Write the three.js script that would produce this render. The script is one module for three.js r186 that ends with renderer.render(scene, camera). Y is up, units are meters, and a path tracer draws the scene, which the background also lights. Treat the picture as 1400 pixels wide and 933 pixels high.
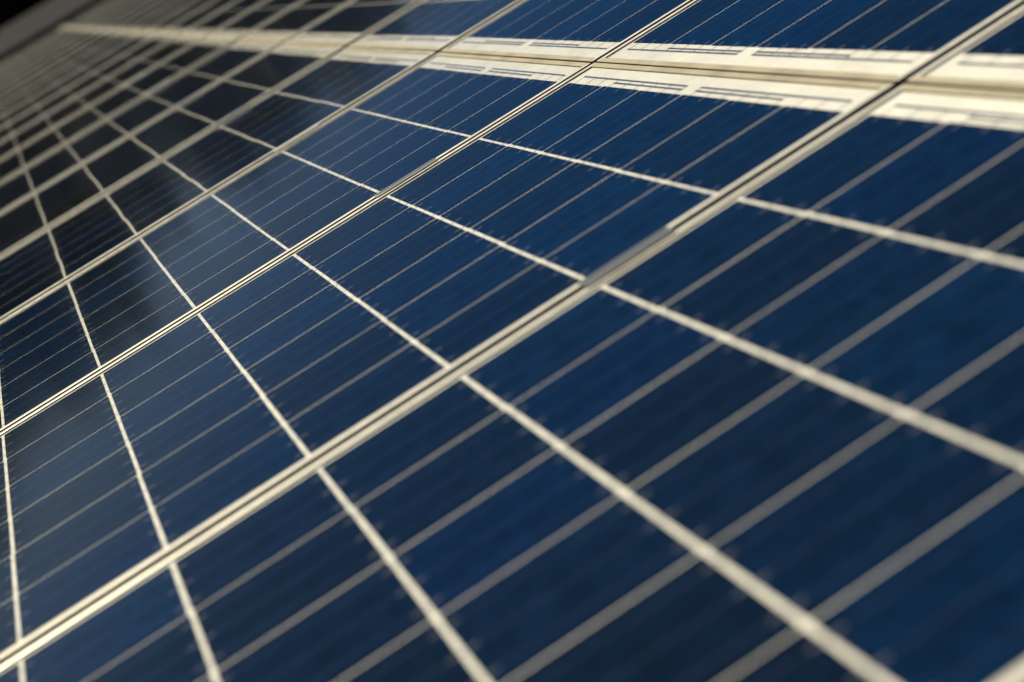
import * as THREE from 'three';
import { mergeGeometries } from 'three/addons/utils/BufferGeometryUtils.js';

// ---------------------------------------------------------------- camera, sky, sun, exposure
const scene = new THREE.Scene();
const TILT = THREE.MathUtils.degToRad(30.4), S = Math.sin(TILT), C = Math.cos(TILT);
const LEVEL = 1.65;                                   // height of the joint between the two rows
// array coordinates: u along the row, y up the slope, n off the glass  ->  world
const world = (u, y, n) => new THREE.Vector3(u, LEVEL + y * S + n * C, -y * C + n * S);
const turned = (u, y, n) => new THREE.Vector3(u, y * S + n * C, -y * C + n * S);

const camera = new THREE.PerspectiveCamera(20.071, 1024 / 682, 0.05, 1200);
camera.position.copy(world(3.74197, -0.68945, 0.50581));
camera.up.copy(turned(-0.15784, 0.53583, 0.82944));
camera.lookAt(camera.position.clone().add(turned(-0.95059, 0.14493, -0.27453)));
camera.focus = 2.83;
camera.userData.fStop = 3.7;

const SUN = new THREE.Vector3(-0.4, 0.68, 0.61).normalize();
function skyTexture() {
  const w = 1024, h = 512, d = new Float32Array(w * h * 4), v = new THREE.Vector3();
  for (let j = 0; j < h; j++) for (let i = 0; i < w; i++) {
    const el = ((j + 0.5) / h - 0.5) * Math.PI, az = ((i + 0.5) / w - 0.5) * 2 * Math.PI;
    v.set(Math.cos(el) * Math.cos(az), Math.sin(el), Math.cos(el) * Math.sin(az));
    const e = Math.max(el, 0), haze = Math.exp(-((e / 0.175) ** 3)), g = Math.max(0, v.dot(SUN));
    const glow = 0.06 * Math.pow(g, 4) + 0.4 * Math.pow(g, 60), k = (j * w + i) * 4;
    const deep = Math.exp(-e / 0.3);
    d[k] = 0.003 + 0.008 * deep + 0.165 * haze + glow;
    d[k + 1] = 0.029 + 0.042 * deep + 0.16 * haze + 0.9 * glow;
    d[k + 2] = 0.085 + 0.125 * deep + 0.07 * haze + 0.75 * glow;
    d[k + 3] = 1;
  }
  const t = new THREE.DataTexture(d, w, h, THREE.RGBAFormat, THREE.FloatType);
  t.mapping = THREE.EquirectangularReflectionMapping; t.magFilter = t.minFilter = THREE.LinearFilter; t.needsUpdate = true;
  return t;
}
scene.background = scene.environment = skyTexture();
const sun = new THREE.DirectionalLight(new THREE.Color().setRGB(1, 0.915, 0.69), 4.8);
sun.position.copy(SUN).multiplyScalar(60); sun.target.position.set(-4, 1.5, 0);
sun.castShadow = true; sun.shadow.radius = 1; sun.shadow.mapSize.set(4096, 4096);
Object.assign(sun.shadow.camera, { left: -26, right: 26, top: 14, bottom: -14, near: 1, far: 140 });
scene.add(sun, sun.target);

const renderer = new THREE.WebGLRenderer({ antialias: true });
renderer.setSize(1024, 682); renderer.toneMapping = THREE.LinearToneMapping; renderer.toneMappingExposure = 1.4;
renderer.shadowMap.enabled = true;

// ---------------------------------------------------------------- helpers
let seed = 20240607;
const rnd = () => { seed = (seed + 0x6d2b79f5) | 0; let t = Math.imul(seed ^ (seed >>> 15), 1 | seed); t = (t + Math.imul(t ^ (t >>> 7), 61 | t)) ^ t; return ((t ^ (t >>> 14)) >>> 0) / 4294967296; };
const used = {};
const numbered = (n) => { const k = (used[n] = (used[n] ?? -1) + 1); return k ? `${n}_${String(k).padStart(3, '0')}` : n; };
function tag(o, label, category, group) { Object.assign(o.userData, { label, category }); if (group) o.userData.group = group; else delete o.userData.group; return o; }
function mesh(name, geometry, material, parent) {
  const m = new THREE.Mesh(geometry, material); m.name = name; m.castShadow = m.receiveShadow = true; parent.add(m); return m;
}
function texture(w, h, fill, srgb) {
  const d = new Uint8Array(w * h * 4);
  for (let j = 0; j < h; j++) for (let i = 0; i < w; i++) { const c = fill(i, j), k = (j * w + i) * 4; for (let q = 0; q < 3; q++) d[k + q] = Math.max(0, Math.min(255, c[q])); d[k + 3] = 255; }
  const t = new THREE.DataTexture(d, w, h); t.wrapS = t.wrapT = THREE.RepeatWrapping; t.magFilter = THREE.LinearFilter; t.minFilter = THREE.LinearMipmapLinearFilter; t.generateMipmaps = true;
  if (srgb) t.colorSpace = THREE.SRGBColorSpace; t.needsUpdate = true; return t;
}
function grid(n) { const a = new Float32Array(n * n).map(rnd); return (x, y) => { // tiling value noise over [0,1)
  const fx = ((x % 1) + 1) % 1 * n, fy = ((y % 1) + 1) % 1 * n, i = fx | 0, j = fy | 0, s = fx - i, t = fy - j, S2 = s * s * (3 - 2 * s), T2 = t * t * (3 - 2 * t);
  const q = (p, r) => a[(r % n) * n + (p % n)];
  return (q(i, j) * (1 - S2) + q(i + 1, j) * S2) * (1 - T2) + (q(i, j + 1) * (1 - S2) + q(i + 1, j + 1) * S2) * T2; }; }

// ---------------------------------------------------------------- materials
const toByte = (x) => Math.round(255 * Math.min(1, Math.max(0, x)) ** (1 / 2.2));
function cellMap() {                                   // crystal grain of the silicon and its printed fingers
  const N = 512, pts = []; for (let i = 0; i < 150; i++) pts.push([rnd(), rnd() * 1, 0.72 + 0.56 * rnd(), rnd()]);
  const n1 = grid(8), n2 = grid(64), streak = new Float32Array(N).map(rnd);
  return texture(N, N, (i, j) => {
    const x = i / N + 0.02 * (n2(i / N, j / N) - 0.5), y = j / N;
    let b = 9, p = pts[0]; for (const q of pts) { const dx = (q[0] - x) * 0.8, dy = q[1] - y, e = dx * dx + dy * dy; if (e < b) { b = e; p = q; } }
    let v = p[2] * (0.86 + 0.28 * n1(x, y)) * (0.95 + 0.1 * streak[i]);
    const f = Math.abs(((j / N * 78) % 1) - 0.5) < 0.09 ? 0.42 : 0;      // one silver finger every 2 mm
    return [toByte(0.30 * v * (1 + 0.2 * (p[3] - 0.5)) + f * 0.6), toByte(0.48 * v + f * 0.5), toByte(0.62 * v + f * 0.4)];
  }, true);
}
const cellMaps = [cellMap(), cellMap(), cellMap()];
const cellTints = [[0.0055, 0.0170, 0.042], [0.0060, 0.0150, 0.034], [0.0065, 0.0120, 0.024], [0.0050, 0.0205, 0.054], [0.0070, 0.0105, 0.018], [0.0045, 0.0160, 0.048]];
const dimmedCells = (f) => cellTints.flatMap((c) => cellMaps.map((map) => new THREE.MeshPhysicalMaterial({ color: new THREE.Color().setRGB(c[0] * f[0], c[1] * f[1], c[2] * f[2]), map, roughness: 0.7, specularIntensity: 0 })));
// cells darkened in steps towards the far strips, painting in their dimmer reflections
const cellsByDistance = [dimmedCells([0.85, 0.9, 0.88]), dimmedCells([0.7, 0.75, 0.7]), dimmedCells([0.55, 0.5, 0.42])];
const anyCell = (s) => { const m = cellsByDistance[s >= 0 ? 0 : s === -1 ? 1 : 2]; return m[Math.floor(rnd() * m.length)]; };

const n8 = grid(16), n64 = grid(128);
const dustMap = texture(1024, 1024, (i, j) => { const x = i / 1024, y = j / 1024, v = 0.90 + 0.07 * n8(x, y) + 0.05 * n64(x, y), s = n64(x * 3, y * 3) > 0.975 ? 0.9 : 1; return [255 * v * s, 252 * v * s, 246 * v * s]; }, true);
const brushed = texture(512, 512, (() => { const r = new Float32Array(512).map(rnd); return (i, j) => { const v = 165 + 45 * r[j] + 25 * n64(i / 512, j / 512); return [v, v, v]; }; })());
const frameMat = new THREE.MeshPhysicalMaterial({ color: new THREE.Color().setRGB(0.90, 0.875, 0.81), map: dustMap, metalness: 0.5, roughness: 0.5, roughnessMap: brushed, bumpMap: brushed, bumpScale: 0.00003 });
const bodyMat = new THREE.MeshStandardMaterial({ color: new THREE.Color().setRGB(0.07, 0.066, 0.06), map: dustMap, roughness: 0.9 });   // aluminium sides below the lip, painted near-black for the shade in the gap
// the cross rails are greyer and rougher than the long ones, with stains
const stainMap = texture(1024, 64, (i, j) => { const x = i / 1024, v = 0.86 + 0.1 * n64(x, 0.3) + 0.12 * n8(x, j / 64) - (n64(x * 2, 0.7) > 0.9 ? 0.16 : 0); return [250 * v, 243 * v, 226 * v]; }, true);
const crossMat = new THREE.MeshPhysicalMaterial({ color: new THREE.Color().setRGB(0.33, 0.31, 0.27), map: stainMap, metalness: 0.2, roughness: 0.75, bumpMap: brushed, bumpScale: 0.00003 });
const clampMat = new THREE.MeshPhysicalMaterial({ color: new THREE.Color().setRGB(0.42, 0.415, 0.40), metalness: 0.95, roughness: 0.34 });
const backMat = new THREE.MeshStandardMaterial({ color: new THREE.Color().setRGB(0.77, 0.765, 0.72), map: dustMap, roughness: 0.7 });
const ribbonMat = new THREE.MeshPhysicalMaterial({ color: new THREE.Color().setRGB(0.3, 0.32, 0.38), metalness: 1, roughness: 0.22 });
const busMat = new THREE.MeshPhysicalMaterial({ color: new THREE.Color().setRGB(0.27, 0.28, 0.31), metalness: 1, roughness: 0.2 });
const tipMat = new THREE.MeshStandardMaterial({ color: new THREE.Color().setRGB(0.13, 0.13, 0.145), metalness: 0.2, roughness: 0.7 });
const glassMat = new THREE.MeshPhysicalMaterial({ color: 0xffffff, transmission: 1, thickness: 0, ior: 1.5, roughness: 0.095 });

// ---------------------------------------------------------------- one module
// local frame: u across, y along the strings, n up; origin at the middle of the lower edge, underside of the frame
const PITCH = 0.158, STEP = 0.1605, STRIP = 0.99897, LIP = 0.0107, TOP = 0.003, DEPTH = 0.037, PANE = 0.0014;
const U0 = -0.0150, U1 = 0.9630, Y0 = -1.661, Y1 = 0.0505;
const BASE = [0.474, Y0, -DEPTH];
const local = (g) => g.translate(-BASE[0], -BASE[1], -BASE[2]);
const box = (u0, u1, y0, y1, z0, z1) => { const g = new THREE.BoxGeometry(u1 - u0, y1 - y0, z1 - z0); g.translate((u0 + u1) / 2, (y0 + y1) / 2, (z0 + z1) / 2); return g; };
function metreUv(g, s = 1, swap = false) {             // box-projected uv in metres
  const p = g.attributes.position, n = g.attributes.normal, uv = new Float32Array(p.count * 2);
  for (let i = 0; i < p.count; i++) {
    const a = [Math.abs(n.getX(i)), Math.abs(n.getY(i)), Math.abs(n.getZ(i))], x = p.getX(i), y = p.getY(i), z = p.getZ(i);
    let q = a[2] >= a[0] && a[2] >= a[1] ? [x, y] : a[0] >= a[1] ? [z, y] : [x, z]; if (swap) q = [q[1], q[0]];
    uv[i * 2] = q[0] * s; uv[i * 2 + 1] = q[1] * s;
  }
  g.setAttribute('uv', new THREE.BufferAttribute(uv, 2)); return g;
}
// hollow frame section, (inward, height); mitred at both ends
const LIPS = [[0.004, TOP - 0.0014], [0, TOP - 0.0010], [0, TOP - 0.0007], [0.0002, TOP - 0.0002], [0.0007, TOP], [LIP - 0.0005, TOP], [LIP - 0.0001, TOP - 0.0002], [LIP, TOP - 0.0006], [LIP - 0.0003, TOP - 0.0008], [LIP - 0.0035, TOP - 0.001]];
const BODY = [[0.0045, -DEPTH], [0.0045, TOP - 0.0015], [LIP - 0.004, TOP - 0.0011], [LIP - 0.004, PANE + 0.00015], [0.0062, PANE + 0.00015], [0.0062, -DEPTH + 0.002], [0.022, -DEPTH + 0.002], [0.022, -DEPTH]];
function rail(SECTION, a, b, inward) {                          // a, b: outer corners [u, y]; inward: unit [u, y]
  const L = Math.hypot(b[0] - a[0], b[1] - a[1]), t = [(b[0] - a[0]) / L, (b[1] - a[1]) / L], pos = [], uv = [];
  const at = (s, end) => { const q = end ? L - s[0] : s[0]; return [a[0] + t[0] * q + inward[0] * s[0], a[1] + t[1] * q + inward[1] * s[0], s[1], q]; };
  let run = 0; const flip = t[0] * inward[1] - t[1] * inward[0] > 0;
  for (let i = 0; i < SECTION.length; i++) {
    const s = SECTION[i], e = SECTION[(i + 1) % SECTION.length], w = Math.hypot(e[0] - s[0], e[1] - s[1]);
    const A = at(s, 0), B = at(s, 1), Cc = at(e, 1), D = at(e, 0);
    const quad = [[A, run], [B, run], [Cc, run + w], [A, run], [Cc, run + w], [D, run + w]];
    if (!flip) quad.reverse();
    for (const [p, r] of quad) { pos.push(p[0], p[1], p[2]); uv.push(p[3], r); }
    run += w;
  }
  const g = new THREE.BufferGeometry();
  g.setAttribute('position', new THREE.Float32BufferAttribute(pos, 3)); g.setAttribute('uv', new THREE.Float32BufferAttribute(uv, 2));
  g.computeVertexNormals(); return local(g);
}
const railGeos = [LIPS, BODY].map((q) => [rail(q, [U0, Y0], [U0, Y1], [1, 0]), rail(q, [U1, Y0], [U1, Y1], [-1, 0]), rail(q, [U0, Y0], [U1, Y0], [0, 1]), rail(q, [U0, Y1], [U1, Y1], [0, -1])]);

const CW = 0.1562, CH = 0.156, K = 0.0025;
const cellShape = new THREE.Shape([[-CW / 2 + K, -CH / 2], [CW / 2 - K, -CH / 2], [CW / 2, -CH / 2 + K], [CW / 2, CH / 2 - K], [CW / 2 - K, CH / 2], [-CW / 2 + K, CH / 2], [-CW / 2, CH / 2 - K], [-CW / 2, -CH / 2 + K]].map((p) => new THREE.Vector2(...p)));
const cellGeo = new THREE.ExtrudeGeometry(cellShape, { depth: 0.0003, bevelEnabled: false });
cellGeo.translate(0, 0, -0.0003); metreUv(cellGeo, 1 / CW); { const uv = cellGeo.attributes.uv; for (let i = 0; i < uv.count; i++) uv.setXY(i, uv.getX(i) + 0.5, uv.getY(i) + 0.5); }
const cellAt = (k, j) => [(k + 0.5) * PITCH - BASE[0], -(j + 0.5) * STEP - BASE[1], DEPTH];
const RIB = [1 / 6, 1 / 2, 5 / 6];
const TOPROWS = [0.0078, 0.0162], LOWROWS = [-1.605 - 0.0092, -1.605 - 0.0162];
const ribbonAt = (k, r) => (k + RIB[r]) * PITCH;
const ribbonGeo = local(box(-0.0008, 0.0008, LOWROWS[1], TOPROWS[1], 0.00005, 0.0002));
const bus = (k0, r0, k1, r1, y) => metreUv(local(box(ribbonAt(k0, r0) - 0.003, ribbonAt(k1, r1) + 0.003, y - 0.0018, y + 0.0018, 0.0003, 0.0005)));
const busGeos = [TOPROWS, LOWROWS].flatMap(([a, b]) => [bus(0, 0, 2, 2, b), bus(3, 0, 5, 2, b), bus(1, 0, 2, 2, a), bus(3, 0, 4, 2, a)]);
const tipGeos = []; for (let k = 0; k < 6; k++) for (let r = 0; r < 3; r++) for (let j = 0; j < 10; j++) for (const e of [-1, 1]) {
  const y = -(j + 0.5) * STEP + e * (CH / 2 - 0.0052), u = ribbonAt(k, r) + 0.0002; tipGeos.push(box(u - 0.0010, u + 0.0010, y - 0.0048, y + 0.0048, 0.0001, 0.0003)); }
const tipGeo = local(mergeGeometries(tipGeos));
const backGeo = metreUv(local(box(U0 + 0.003, U1 - 0.003, Y0 + 0.003, Y1 - 0.003, -0.0012, -0.00006)));
const paneGeo = new THREE.PlaneGeometry(U1 - U0 - 0.01, Y1 - Y0 - 0.01, 1, 1); paneGeo.translate((U0 + U1) / 2, (Y0 + Y1) / 2, PANE); local(paneGeo);
const cellSheet = mergeGeometries(Array.from({ length: 60 }, (_, i) => cellGeo.clone().translate(...cellAt(i % 6, Math.floor(i / 6)))));
const ribbonSheet = mergeGeometries(Array.from({ length: 18 }, (_, i) => ribbonGeo.clone().translate(ribbonAt(Math.floor(i / 3), i % 3), 0, 0)));

function makePanel(fine) {
  const p = new THREE.Group();
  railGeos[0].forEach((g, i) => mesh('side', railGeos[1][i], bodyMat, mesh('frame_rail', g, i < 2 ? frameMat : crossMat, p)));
  mesh('backsheet', backGeo, backMat, p);
  if (fine) {
    for (let j = 0; j < 10; j++) for (let k = 0; k < 6; k++) mesh('cell', cellGeo, cellsByDistance[0][0], p).position.set(...cellAt(k, j));
    for (let k = 0; k < 6; k++) for (let r = 0; r < 3; r++) mesh('ribbon', ribbonGeo, ribbonMat, p).position.x = ribbonAt(k, r);
    mesh('ribbon_tip', tipGeo, tipMat, p).userData.kind = 'stuff';
  } else {
    mesh('cell', cellSheet, cellsByDistance[2][0], p).userData.kind = 'stuff';
    mesh('ribbon', ribbonSheet, ribbonMat, p).userData.kind = 'stuff';
  }
  for (const g of busGeos) mesh('bus_ribbon', g, busMat, p);
  mesh('glass_pane', paneGeo, glassMat, p);
  return p;
}
const finePanel = makePanel(true), plainPanel = makePanel(false);
const ordinal = ['first', 'second', 'third', 'fourth', 'fifth', 'sixth', 'seventh', 'eighth', 'ninth', 'tenth', 'eleventh', 'twelfth', 'thirteenth', 'fourteenth'];
const FIRST = 3, LAST = -17;
const rowY = [0, 1.7145];
function place(o, u, y, n) { o.position.copy(world(u, y, n)); o.rotation.x = -(Math.PI / 2 - TILT); return o; }
function addPanel(s, row) {
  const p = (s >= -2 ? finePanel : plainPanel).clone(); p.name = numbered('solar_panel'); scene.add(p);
  place(p, s * STRIP + BASE[0], rowY[row] + BASE[1], BASE[2]);
  p.rotation.order = 'XYZ'; p.rotateY((s === -1 ? -0.0055 : s < 0 ? -0.004 : 0.0006) + (rnd() - 0.5) * (s < 0 ? 0.002 : 0.0008)); p.rotateX((rnd() - 0.5) * 0.002);
  const slip = Array.from({ length: 6 }, () => (rnd() - 0.5) * 0.0017);   // strings are never laid down quite level with each other
  let n = 0;
  for (const c of p.children) if (c.name === 'cell') {
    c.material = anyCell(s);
    if (s >= -2) { c.position.y += slip[n++ % 6] + (rnd() - 0.5) * 0.0004; c.position.x += (rnd() - 0.5) * 0.0003; }
  }
  const i = FIRST - s, where = row ? 'upper row above the white strip' : 'lower row below the white strip', look = i < 4 ? 'blue' : 'dark blurred';
  if (i === 0) tag(p, `blue solar panel, ${where}, cut off at the ${row ? 'right border' : 'bottom right corner'}`, 'solar panel');
  else if (i < ordinal.length) tag(p, `${look} solar panel, ${where}, ${ordinal[i]} from the right`, 'solar panel');
  else tag(p, `tiny blurred solar panel, ${where}, crowded at upper left`, 'solar panel', `far panels of the ${row ? 'upper' : 'lower'} row`);
}
for (let s = FIRST; s >= LAST; s--) for (const row of [0, 1]) addPanel(s, row);

// ---------------------------------------------------------------- clamps bridging the joints between modules
const CL = 0.104;
function clampGeo() {
  const half = 0.0158, crest = 0.0015, pts = [], low = [];   // a pressed strip: level on the near frame, falling away towards the far one
  const y = (a) => 0.0027 - 0.122 * (Math.hypot(Math.max(0, crest - a), 0.0004) - 0.0004);
  for (let i = 0; i <= 40; i++) { const a = -half + 2 * half * i / 40, e = Math.max(0, 1 - (half - Math.abs(a)) / 0.0008); pts.push([a, y(a) - 0.0005 * e * e]); low.push([a, Math.max(0.00005, y(a) - 0.0022)]); }
  const g = new THREE.ExtrudeGeometry(new THREE.Shape([...pts, ...low.reverse()].map((q) => new THREE.Vector2(...q))), { depth: CL, bevelEnabled: false });
  g.rotateX(Math.PI / 2); g.translate(0, CL, 0); // extrusion axis -> y, height -> n
  return g;
}
{
  const g0 = clampGeo();
  const proto = new THREE.Group();
  mesh('clamp_plate', g0, clampMat, proto);
  mesh('clamp_leg', box(-0.0035, 0.0035, 0.004, CL - 0.004, -0.034, 0.0004), clampMat, proto);
  for (let s = FIRST; s >= FIRST - 7; s--) {
    const c = proto.clone(); c.name = numbered('panel_clamp'); scene.add(c);
    place(c, s * STRIP - 0.0255, -0.333, TOP + 0.0003);
    const i = FIRST - s;
    tag(c, i < 3 ? ['grey metal clamp on the frame joint at the bottom right corner', 'grey metal clamp on the nearest full frame joint, right of centre', 'sharply focused grey metal clamp on the frame joint left of centre'][i] : `grey metal clamp on a blurred frame joint, ${ordinal[i]} joint counted from the right`, 'clamp');
  }
}

// ---------------------------------------------------------------- setting
const groundMat = new THREE.MeshStandardMaterial({ color: new THREE.Color().setRGB(0.03, 0.03, 0.02), map: dustMap, roughness: 0.95 });
const ground = mesh('ground', new THREE.CircleGeometry(700, 64).rotateX(-Math.PI / 2), groundMat, scene);
{ const uv = ground.geometry.attributes.uv; for (let i = 0; i < uv.count; i++) uv.setXY(i, uv.getX(i) * 300, uv.getY(i) * 300); }
ground.userData.kind = 'structure';

// second block of panels, far behind the first: only a blurred grey streak
{
  const parts = [], gl = [];
  for (let s = 0; s < 24; s++) for (let r = 0; r < 2; r++) {
    const u = -21.0 - s * STRIP, y = rowY[r];
    parts.push(box(u + U0, u + U1, y + Y0, y + Y1, -0.03, 0.0005));
  }
  const g = mergeGeometries(parts); metreUv(g);
  const far = mesh('far_panel_block', g, new THREE.MeshPhysicalMaterial({ color: new THREE.Color().setRGB(0.018, 0.015, 0.011), roughness: 0.5, specularIntensity: 0.3 }), scene);
  place(far, 0, 0, 0); far.userData.kind = 'stuff';
  tag(far, 'grey blurred block of panels beyond the dark gap at the top left corner', 'panels');
}

// dark wood beyond the array: the black of the corner, and what the glass mirrors at low angles
{
  seed = 4711;
  const leaf = new THREE.BufferGeometry();
  const pos = []; for (let i = 0; i < 14; i++) { const c = [rnd() - 0.5, rnd() - 0.5, rnd() - 0.5].map((q) => q * 1.1); const a = new THREE.Vector3(rnd() - 0.5, rnd() - 0.5, rnd() - 0.5).setLength(0.38), b = new THREE.Vector3(rnd() - 0.5, rnd() - 0.5, rnd() - 0.5).setLength(0.38);
    pos.push(c[0] + a.x, c[1] + a.y, c[2] + a.z, c[0] + b.x, c[1] + b.y, c[2] + b.z, c[0] - a.x, c[1] - a.y, c[2] - a.z); }
  leaf.setAttribute('position', new THREE.Float32BufferAttribute(pos, 3)); leaf.computeVertexNormals();
  const spots = [], knots = [[-80, 9], [-40, 8], [-20, 6.2], [-12, 5.8], [-8, 6.6], [-4, 7.3], [0, 7.9], [5, 8.9], [10, 10.4], [30, 12], [80, 12]];
  const skyline = (d) => { let i = 0; while (i < knots.length - 2 && knots[i + 1][0] < d) i++; const [a, b] = [knots[i], knots[i + 1]]; return a[1] + (b[1] - a[1]) * (d - a[0]) / (b[0] - a[0]); };
  for (let i = 0; i < 210; i++) {
    const az = THREE.MathUtils.degToRad(-75 + 150 * rnd()), deg = az * 180 / Math.PI, R = 70 + 26 * rnd();
    const el = skyline(deg) + 0.12 * Math.sin(deg * 0.9);
    const h = (R * Math.tan(THREE.MathUtils.degToRad(el)) + 1.8) * (0.86 + 0.15 * rnd());
    const x = 3.7 - R * Math.cos(az), z = -R * Math.sin(az), r = h * (0.2 + 0.1 * rnd());
    for (let k = 0; k < 230; k++) {
      const t = rnd() ** 0.8, w = r * Math.sqrt(Math.max(0.02, 1 - (2 * t - 0.75) ** 2 / 1.7)) * (0.35 + 0.65 * Math.sqrt(rnd())), q = rnd() * 6.283;
      spots.push([x + w * Math.cos(q), h * (0.03 + 0.97 * t), z + w * Math.sin(q), 0.9 + 1.5 * rnd()]);
    }
  }
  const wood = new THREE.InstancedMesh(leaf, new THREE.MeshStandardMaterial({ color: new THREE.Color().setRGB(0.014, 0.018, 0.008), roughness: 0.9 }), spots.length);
  const m = new THREE.Matrix4(), qn = new THREE.Quaternion(), col = new THREE.Color();
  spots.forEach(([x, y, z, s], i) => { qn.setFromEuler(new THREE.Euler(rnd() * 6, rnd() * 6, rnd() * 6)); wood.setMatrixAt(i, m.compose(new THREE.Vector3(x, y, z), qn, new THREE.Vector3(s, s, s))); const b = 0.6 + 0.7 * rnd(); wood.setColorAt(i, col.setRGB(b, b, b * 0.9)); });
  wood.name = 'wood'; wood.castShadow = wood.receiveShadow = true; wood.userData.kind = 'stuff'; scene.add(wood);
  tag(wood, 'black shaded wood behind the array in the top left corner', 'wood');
}

renderer.render(scene, camera);
